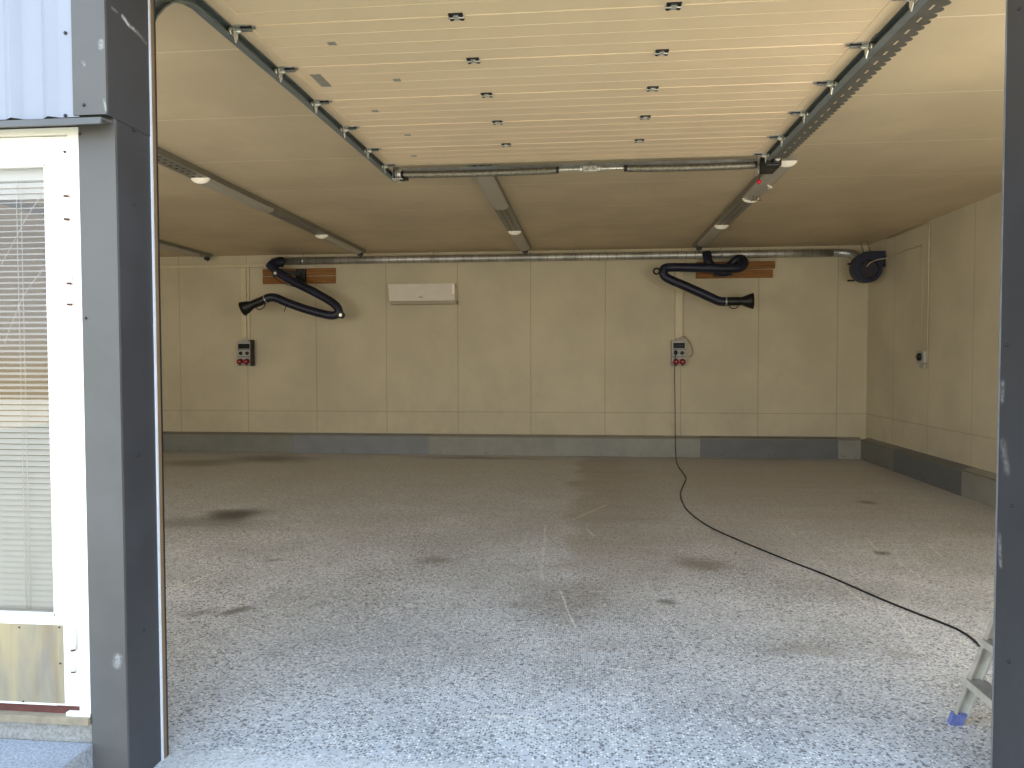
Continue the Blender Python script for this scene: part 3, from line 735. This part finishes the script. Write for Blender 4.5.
fan = thing('blower_fan', 'round dark blue blower fan in the back right corner under the ceiling', 'fan', (FC.x, 12.1, FC.z))
def volute(scale):
    pts = []
    for k in range(0, 41):
        a = math.radians(90 + 300 * k / 40)                # counter-clockwise from the top, over left, bottom, to the right
        r = (.25 - .052 * k / 40) * scale
        pts.append((FC.x + r * math.cos(a), FC.z + r * math.sin(a)))
    xr = min(FC.x + .245, 4.585)
    pts += [(xr, FC.z + .02), (xr, FC.z + .25 * scale)]
    return pts
m = MB(); m.prism(volute(1), 1, 11.95, 12.11); m.build('housing', M['fanblue'], fan)
m = MB(); m.prism(volute(1.035), 1, 11.945, 11.957); m.build('flange', M['fanblue'], fan)
m = MB(); m.ring_sweep([(FC.x + .01, 11.95, FC.z - .02), (FC.x + .01, 11.935, FC.z - .02), (FC.x + .01, 11.93, FC.z - .02)], [.15, .145, .10], None, 32)
for k in range(5):
    m.ring_sweep([(FC.x + .01, 11.932, FC.z - .02), (FC.x + .01, 11.926 - .002 * k, FC.z - .02)], [.125 - .02 * k, .122 - .02 * k], None, 28)
m.build('front_plate', M['fanrust'], fan)
for a in range(6):
    an_ = a * math.pi / 3; q = Vector((FC.x + .01 + .135 * math.cos(an_), 11.93, FC.z - .02 + .135 * math.sin(an_)))
    MB().cyl(q, q + Vector((0, -.01, 0)), .008, None, 8).build('bolt', M['screw'], fan)
for zz in (onY(853, 264, 11.97).z, onY(853, 280.5, 11.97).z):
    MB().box((FC.x - .30, 11.96, zz - .013), (FC.x - .2, 11.99, zz + .013)).build('mounting_lug', M['black'], fan)
c = MB(); xb = FC.x + .05
for dx in (-.05, .05): c.bar((xb + dx, 12.10, FC.z + .19), (xb + dx, 12.30, 3.5), .01, .014)
c.bar((xb - .05, 12.285, 3.475), (xb + .05, 12.285, 3.475), .012, .015); c.build('ceiling_bracket', M['tray'], fan)

def boards(pxs, label_a, label_b):
    for (a, b, lab) in ((pxs[0], pxs[1], label_a), (pxs[2], pxs[3], label_b)):
        A = onY(a[0], a[1], 12.66); B = onY(b[0], b[1], 12.66)
        tag(MB().box((A.x, 12.66, B.z), (B.x, 12.702, A.z), None, .003).build('wooden_board', M['wood']), lab, 'board', 'brown boards behind the extraction arms')
boards(((262.5, 269), (335, 275), (262.5, 277), (335, 283.2)), 'brown wooden board behind the left extraction arm, the upper one', 'brown wooden board behind the left extraction arm, the lower one')
boards(((696, 262.2), (775, 268.5), (696, 270.5), (773, 277.5)), 'brown wooden board behind the right extraction arm, the upper one', 'brown wooden board behind the right extraction arm, the lower one')

def hood(parent, a, b, r0, r1):
    a = Vector(a); b = Vector(b); dd = (b - a)
    pts = [a, a + dd * .02, a + dd * .52, a + dd * .58, a + dd * .8, b]; rr = [r0, r0 * 1.02, r0 * 1.02, r0 * .95, (r0 + r1) * .52, r1]
    pts += [b - dd * .02, a + dd * .6]; rr += [r1 * .94, r0 * .85]
    return MB().ring_sweep(pts, rr, None, 22).build('hood', M['black'], parent)
def hose_mesh(pts, r, sub=6):
    sp_ = smooth_path(pts, sub); out = [sp_[0]]
    for i in range(len(sp_) - 1):
        L = (sp_[i+1] - sp_[i]).length; k = max(1, int(L / .012))
        for j in range(1, k + 1): out.append(sp_[i].lerp(sp_[i+1], j / k))
    return MB().ring_sweep(out, [r * (1.0 if i % 2 else .965) for i in range(len(out))], None, 20)
# left arm: swivel up on the boards, hose down to the right, back to the left, hood
ea = thing('extraction_arm', 'dark fume extraction arm left of the wall heater, its hood pointing left', 'extraction arm', tuple(onY(300, 276, 12.65)), 'fume extraction arms on the back wall')
r_ = .072
A = lambda px, py, Y: onY(px, py, Y)
c = MB(); q0 = A(296, 269, 12.62); q1 = A(305.5, 282.5, 12.62); c.box((q0.x, 12.60, q1.z), (q1.x, 12.66, q0.z)); c.build('mounting_plate', M['black'], ea)
c = MB(); c.bar(A(300, 274, 12.58), A(276, 270, 12.35), .06, .06, None, (0, 0, 1)); c.build('swivel_bracket', M['black'], ea)
MB().tube([A(283, 262, 12.46), A(279, 262, 12.42), A(274, 264, 12.36), A(270, 268, 12.30)], .088, None, 18, 5).build('swivel_collar', M['hose'], ea)
hose_mesh([A(271, 265, 12.30), A(276, 271, 12.26), A(292, 281, 12.22), A(312, 291, 12.18), A(330, 301, 12.15), A(337, 307, 12.13), A(338.5, 312, 12.12), A(334, 315.3, 12.11), A(325, 314.5, 12.10), A(305, 309, 12.08), A(288, 303, 12.06), A(277, 298.3, 12.05), A(270, 297.5, 12.04), A(265, 299.5, 12.03)], r_).build('hose', M['hose'], ea)
hood(ea, A(266, 299, 12.03), A(242.5, 309, 12.0), .07, .125)
MB().ring_sweep([A(266.3, 298.8, 12.03), A(265.2, 299.3, 12.03)], [.078, .078], None, 18).build('clamp_ring', M['galv'], ea)
for (px, py, Y) in ((340.6, 315, 12.03), (275.2, 273.3, 12.15)):
    q = A(px, py, Y); MB().cyl(q + Vector((0, .06, 0)), q, .058, None, 20).build('joint_disc', M['black'], ea)
    MB().cyl(q, q + Vector((0, -.012, 0)), .026, None, 16).build('joint_bolt', M['galv_bright'], ea)
MB().tube([A(265, 303.5, 11.95), A(264, 307, 11.93), A(260, 309.5, 11.93), A(256, 308.5, 11.94)], .008, None, 8, 4).build('grab_handle', M['black'], ea)
MB().tube([A(273, 276, 12.2), A(279, 281, 12.17), A(288, 285, 12.15), A(296, 287, 12.18)], .007, None, 8, 4).build('cable_loop', M['black'], ea)
MB().tube([A(286, 304, 12.0), A(285.3, 308, 12.0), A(284.3, 311.5, 12.0)], .008, None, 8, 3).build('strap_end', M['black'], ea)
# right arm
eb = thing('extraction_arm', 'dark blue fume extraction arm right of the wall heater, its hood pointing right', 'extraction arm', tuple(onY(722, 272, 12.65)), 'fume extraction arms on the back wall')
MB().tube([A(707, 253, 12.44), A(707.5, 258, 12.40), A(709, 263, 12.38), A(714, 269, 12.38), A(720, 272, 12.38), A(727, 271.5, 12.38), A(733, 267, 12.37)], .074, None, 18, 6).build('inlet_bend', M['hose'], eb)
c = MB(); c.box((A(714, 270, 12.6).x, 12.52, A(714, 276, 12.6).z), (A(732, 270, 12.6).x, 12.66, A(714, 268, 12.6).z)); c.build('mounting_plate', M['black'], eb)
hose_mesh([A(728, 268, 12.36), A(733, 263, 12.34), A(738, 259, 12.3), A(743, 260, 12.25), A(743.5, 265, 12.2), A(738, 268.2, 12.16), A(728, 268.6, 12.14), A(712, 268.2, 12.12), A(690, 267.6, 12.1), A(670, 267.4, 12.08), A(664, 269, 12.06), A(663.5, 274, 12.05), A(668, 278.5, 12.04), A(684, 285.5, 12.02), A(702, 293.5, 12.0), A(714, 299, 11.98), A(720, 301.3, 11.97), A(726, 301.6, 11.97)], r_).build('hose', M['hose'], eb)
hood(eb, A(725.5, 301.5, 11.97), A(753, 301, 11.95), .066, .128)
MB().ring_sweep([A(725, 301.5, 11.97), A(726.6, 301.5, 11.97)], [.078, .078], None, 18).build('clamp_ring', M['galv'], eb)
q = A(656.5, 271.2, 12.02); m = MB()
m.ring_sweep([q + Vector((.045 * math.cos(a), 0, .045 * math.sin(a))) for a in [2 * math.pi * k / 18 for k in range(19)]], [.016] * 19, None, 8); m.build('joint_ring', M['black'], eb)
MB().tube([A(729, 305.5, 11.9), A(731, 308, 11.88), A(735.5, 308.3, 11.88), A(738.5, 305.8, 11.9)], .008, None, 8, 4).build('grab_handle', M['black'], eb)

# air heater
ah = thing('wall_heater', 'long off-white heater cassette with sloped front, high on the back wall', 'heater', tuple(onY(421, 293, 12.65)), None)
a = onY(388, 284, 12.6); b_ = onY(455, 300, 12.6)
m = MB(); zt_, zb_ = a.z, b_.z - .01; x0, x1 = a.x, b_.x
vs = [(x0, 12.60, zt_), (x1, 12.60, zt_), (x1 - .0, 12.56, zb_), (x0 + .03, 12.56, zb_), (x0, 12.70, zt_), (x1, 12.70, zt_), (x1 + .02, 12.70, zb_), (x0 + .02, 12.70, zb_)]
m.add(vs, [(0,1,2,3),(4,7,6,5),(0,4,5,1),(3,2,6,7),(1,5,6,2),(0,3,7,4)]); m.build('cover', M['heater'], ah)
m = MB(); m.box((x0 + .05, 12.58, zb_ - .06), (x1 + .03, 12.70, zb_ + .002), None, .006); m.build('air_outlet', M['heater_low'], ah)
q = onY(420.5, 297, 12.56); MB().box((q.x - .035, 12.562, q.z - .008), (q.x + .035, 12.575, q.z + .008)).build('badge', M['tray'], ah)
MB().box((x1 - .045, 12.575, zb_ + .01), (x1 - .005, 12.59, zt_ - .02)).build('end_trim', M['lampcap'], ah)

# ------------------------------------------------------------------ electrical
def socket_box(px0, py0, px1, py1, label, lid):
    a = onY(px0, py0, 12.58); b = onY(px1, py1, 12.58)
    o = thing('socket_box', label, 'socket box', ((a.x + b.x) / 2, 12.69, b.z), 'grey power socket boxes on the back wall')
    x0, x1, z0, z1 = a.x, b.x, b.z, a.z; W = x1 - x0; Hh = z1 - z0; yf = 12.58
    MB().box((x0, yf, z0), (x1, 12.699, z1), None, .008).build('case', M['boxgrey'], o)
    for f_ in (.34, .64): MB().box((x0 + .004, yf - .001, z1 - Hh * f_ - .005), (x1 - .004, yf + .004, z1 - Hh * f_ + .005)).build('panel_joint', M['dark'], o)
    wn = MB().box((x0 + W * .10, yf - .010, z1 - Hh * .30), (x1 - W * .10, yf + .002, z1 - Hh * .10), None, .004).build('breaker_window', M['smoke'], o)
    br = MB()
    for k in range(6):
        xk = x0 + W * (.17 + .115 * k); br.box((xk, yf - .012, z1 - Hh * .235), (xk + W * .06, yf - .009, z1 - Hh * .165))
    br.build('breaker_levers', M['dark'], wn)
    for f_ in (.27, .73):
        cx = x0 + W * f_; cz = z1 - Hh * .49
        MB().ring_sweep([(cx, yf + .002, cz), (cx, yf - .02, cz), (cx, yf - .024, cz)], [.032, .03, .02], None, 18).build('black_socket', M['black'], o)
        cz = z1 - Hh * .82
        s = MB(); s.ring_sweep([(cx, yf + .002, cz + .008), (cx, yf - .05, cz - .012)], [.042, .04], None, 18)
        s.ring_sweep([(cx, yf - .05, cz - .010), (cx, yf - .062, cz - .015)], [.05, .048], None, 18)
        r = s.build('red_socket', M['red'], o); r['label'] = 'red three-phase socket'
        MB().box((cx - .014, yf - .068, cz - .01), (cx + .014, yf - .060, cz + .012)).build('lid_mark', M['lampcap'], r)
        MB().box((cx - .012, yf - .05, cz - .075), (cx + .012, yf - .03, cz - .05)).build('lid_catch', M['black'], r)
    MB().box((x0 + W * .3, 12.62, z1), (x1 - W * .25, 12.69, z1 + .03)).build('cable_gland', M['boxgrey'], o)
    if lid:
        MB().box((x1 + .012, 12.52, z0 - .01), (x1 + .034, 12.66, z1 + .03), None, .005).build('open_lid', M['black'], o)
    return o
socket_box(236.8, 341.5, 251.2, 365.5, 'grey power socket box under the left extraction arm, dark lid open at its side', True)
socket_box(672, 340.5, 686, 366, 'grey power socket box under the right extraction arm, with the black cord plugged in', False)

def duct_strip(name, x0, x1, z0, z1, label, cat='conduit', dep=.03, group=None):
    return tag(MB().box((x0, YB - dep, z0), (x1, YB - .0005, z1), None, .004).build(name, M['cream']), label, cat, group)
gl = lambda px, py=300: onY(px, py, 12.68).x
zL = onY(240, 338, 12.6).z - .0; zR = onY(678, 338, 12.6).z
m = MB(); m.box((gl(241.2), 12.665, zL), (gl(246.4), 12.6995, 3.28), None, .004); m.box((gl(246.9), 12.672, zL), (gl(249.6), 12.6995, 3.28), None, .004)
tag(m.build('cable_trunking', M['cream']), 'double cream cable trunking running down to the left socket box', 'conduit', 'cream trunking down the back wall')
m = MB(); m.box((gl(675.2), 12.655, zR), (gl(682.6), 12.6995, 3.28), None, .004)
tag(m.build('cable_trunking', M['cream']), 'wide cream cable trunking running down to the right socket box', 'conduit', 'cream trunking down the back wall')
tag(MB().box((XL + .01, 12.655, 3.285), (gl(268), 12.6995, 3.345), None, .006).build('cable_trunking', M['cream']), 'horizontal cream trunking high on the back wall left of the extraction arm', 'conduit')
tag(MB().tube([onY(678, 339, 12.66), onY(683, 336.5, 12.66), onY(688, 339.5, 12.66), onY(692, 348, 12.67), onY(692.5, 354, 12.68), onY(690, 357, 12.69)], .011, None, 8, 5).build('cable', M['heater_low']), 'pale grey cable looping beside the right socket box', 'cable')

RXW = XR - .012
rw = lambda px, py: onX(px, py, RXW)
q = [rw(915, 226.5), rw(929.5, 222.5), rw(930, 260), rw(929.5, 320), rw(928.6, 368)]
m = MB(); m.tube([(RXW, 11.9, 3.478), (RXW, q[1].y + .05, 3.478), (RXW, q[1].y, 3.46), (RXW, q[1].y, 3.2), (RXW, q[1].y, q[4].z)], .009, None, 10)
tag(m.build('conduit', M['conduit']), 'cream conduit from the ceiling edge down the right wall past the switch', 'conduit')
pts = [(FC.x - .04, 11.915, FC.z + .02), (FC.x + .0, 11.91, FC.z + .07), (FC.x + .09, 11.91, FC.z + .115), (4.5, 11.91, FC.z + .13), (4.586, 11.88, FC.z + .14), rw(905, 250.5), rw(921.5, 245), rw(922.4, 262), rw(922.2, 300), rw(921.3, 352)]
tag(MB().tube(pts, .0065, None, 8).build('cable', M['conduit']), 'thin pale cable from the blue fan along the right wall to the switch', 'cable')
sw = thing('wall_switch', 'small grey rotary switch with black knob on the right wall', 'switch', tuple(rw(924, 360)))
a = onX(919.5, 351, 4.59); b = onX(927, 363, 4.59)
MB().box((4.545, b.y, b.z), (4.599, a.y, a.z), None, .012).build('case', M['boxgrey'], sw)
zc = (a.z + b.z) / 2; yc = (a.y + b.y) / 2
MB().ring_sweep([(4.546, yc, zc), (4.52, yc, zc), (4.505, yc, zc)], [.055, .05, .03], None, 16).build('knob', M['black'], sw)
a2 = onX(921.5, 364, 4.59); b2 = onX(926, 368, 4.59)
MB().box((4.56, b2.y, b2.z), (4.599, a2.y, a2.z), None, .004).build('cable_entry', M['boxgrey'], sw)

# extension cord: plugged into the right box, down the wall, across the floor
pts = [onY(675.6, 352, 12.55), onY(675.2, 358, 12.52), onY(674.6, 372, 12.56), onY(675, 400, 12.575), onY(675.3, 436, 12.56)]
pts += [(pts[-1].x, 12.555, .2), (pts[-1].x + .01, 12.54, .03)]
for px, py in ((676, 459), (678, 466), (684, 474), (686, 479), (682, 488), (680.5, 495), (685, 507), (695, 517), (712, 528), (735, 538.5), (765, 551), (795, 563), (825, 574.5), (855, 587.5), (885, 600.5), (915, 612.5), (940, 622), (958, 629.5), (970, 637), (978, 644), (987, 653), (1000, 664), (1018, 672)):
    q = onZ(px, py, .007); pts.append(q)
cd_ = thing('extension_cord', 'thin black extension cord snaking from the right socket box across the floor to the ladder', 'cord', tuple(onZ(700, 520, 0)))
MB().tube(pts, .0068, None, 8, 6).build('cord', M['cable'], cd_)
q = onY(675.6, 352, 12.55); MB().ring_sweep([(q.x, 12.556, q.z + .01), (q.x, 12.52, q.z + .005), (q.x, 12.51, q.z - .02), (q.x, 12.515, q.z - .05)], [.022, .022, .018, .008], None, 12).build('plug', M['black'], cd_)

# ------------------------------------------------------------------ step ladder behind the right jamb
ld = thing('step_ladder', 'aluminium step ladder with blue feet, half hidden behind the right jamb', 'ladder', (2.0, 3.3, 0))
YA, YB_ = 3.47, 3.09                                        # far and near stile
fa = Vector((1.645, 0, .0)); lean = Vector((.355, 0, 1)).normalized(); Ls = 1.32
def stile(y, foot, dirv, L, name, mat, h=.05):
    a = Vector((foot.x, y, 0)) + dirv * .045; b = Vector((foot.x, y, 0)) + dirv * L
    m = MB(); sd = Vector((0, 1, 0)); n = dirv.cross(sd).normalized()
    m.bar(a, b, .004, h, None, (0, 1, 0)); 
    for s_ in (-1, 1): m.obox((a + b) / 2 + n * s_ * h / 2 + sd * 0.008 * (-1 if y > 3.3 else 1), dirv * (b - a).length / 2, sd * .012, n * .003)
    o = m.build(name, mat, ld)
    f = MB(); c = Vector((foot.x, y, .028)) + dirv * .02
    f.obox((c.x - .004, c.y, .026), (.027, 0, 0), (0, .017, 0), (.009, 0, .026)); f.build('rubber_foot', M['bluefoot'], o)
    return o
for y in (YA, YB_): stile(y, fa + Vector((.02, 0, 0)), lean, Ls, 'front_rail', M['alu'])
tz = [onY(962, 678, YA).z, onY(984, 638.5, YA).z]; dz = tz[1] - tz[0]
for k in range(5):
    z = tz[0] + dz * k; x = fa.x + .02 + .355 * z; dep = .085 if k < 4 else .22
    m = MB(); m.box((x - .045, YB_ + .003, z - .006), (x - .045 + dep, YA - .003, z), M['alu_tread'])
    m.box((x - .048, YB_ + .003, z - .028), (x - .042, YA + .012, z + .003), M['alu'])
    m.box((x - .045 + dep - .004, YB_ + .003, z - .024), (x - .045 + dep, YA - .003, z), M['alu'])
    for j in range(5): m.box((x - .036 + j * (dep / 5.6), YB_ + .004, z), (x - .032 + j * (dep / 5.6), YA - .004, z + .0015), M['alu_tread'])
    m.build('tread' if k < 4 else 'top_platform', M['alu'], ld)
    if k < 4:
        for y in (YA - .02, YB_ + .02): MB().bar((x + .03, y, z - .006), (x - .005, y, z - .06), .02, .004).build('tread_bracket', M['alu'], ld)
top = fa + lean * 1.12; rear = Vector((top.x + .52, 0, 0))
rdir = (Vector((top.x + .16, 0, top.z - .05)) - rear).normalized()
for y in (YA - .03, YB_ + .03): stile(y, rear, rdir, (Vector((top.x + .16, 0, top.z - .05)) - rear).length, 'rear_leg', M['alu'], .035)
for k in (.35, .8):
    q = rear + rdir * k; MB().bar((q.x, YB_ + .03, q.z), (q.x, YA - .03, q.z), .03, .012, None, (0, 0, 1)).build('cross_brace', M['alu'], ld)

# ------------------------------------------------------------------ light
wld = bpy.data.worlds.new('sky'); SC.world = wld; wld.use_nodes = True
n = wld.node_tree.nodes; l = wld.node_tree.links; bg = n['Background']
tc = n.new('ShaderNodeTexCoord'); sx_ = n.new('ShaderNodeSeparateXYZ'); l.new(tc.outputs['Generated'], sx_.inputs[0])
cr = n.new('ShaderNodeValToRGB'); mr = n.new('ShaderNodeMapRange'); l.new(sx_.outputs[2], mr.inputs[0]); mr.inputs[1].default_value = -1; mr.inputs[2].default_value = 1
l.new(mr.outputs[0], cr.inputs[0]); e = cr.color_ramp.elements
e[0].position = 0; e[0].color = (.70, .56, .38, 1); e[1].position = 1; e[1].color = (.55, .75, 1.0, 1)
for p_, c_ in ((.485, (.95, .78, .52, 1)), (.52, (.92, .95, 1.0, 1)), (.65, (.69, .835, 1.0, 1))):
    k = cr.color_ramp.elements.new(p_); k.color = c_
l.new(cr.outputs[0], bg.inputs[0]); bg.inputs[1].default_value = 3.6
def area(name, loc, rot, sx, sy, power, col):
    L = bpy.data.lights.new(name, 'AREA'); L.shape = 'RECTANGLE'; L.size = sx; L.size_y = sy; L.energy = power; L.color = col
    o = bpy.data.objects.new(name, L); COL.objects.link(o); o.location = loc; o.rotation_euler = rot; return o
# added fill lamps beside the opening, inside the hall, to brighten the back
area('bay_light_left', (-5.6, 3.0, 1.9), (math.radians(90), 0, 0), 5.0, 2.4, 150, (1, .94, .84))
area('bay_light_right', (3.2, 3.0, 1.9), (math.radians(90), 0, 0), 2.2, 2.0, 95, (1, .94, .84))
SC.view_settings.view_transform = 'Standard'; SC.view_settings.look = 'None'; SC.view_settings.exposure = 0.0; SC.view_settings.gamma = 1.0
SC.cycles.max_bounces = 10; SC.cycles.diffuse_bounces = 7; SC.cycles.glossy_bounces = 4; SC.cycles.use_denoising = True
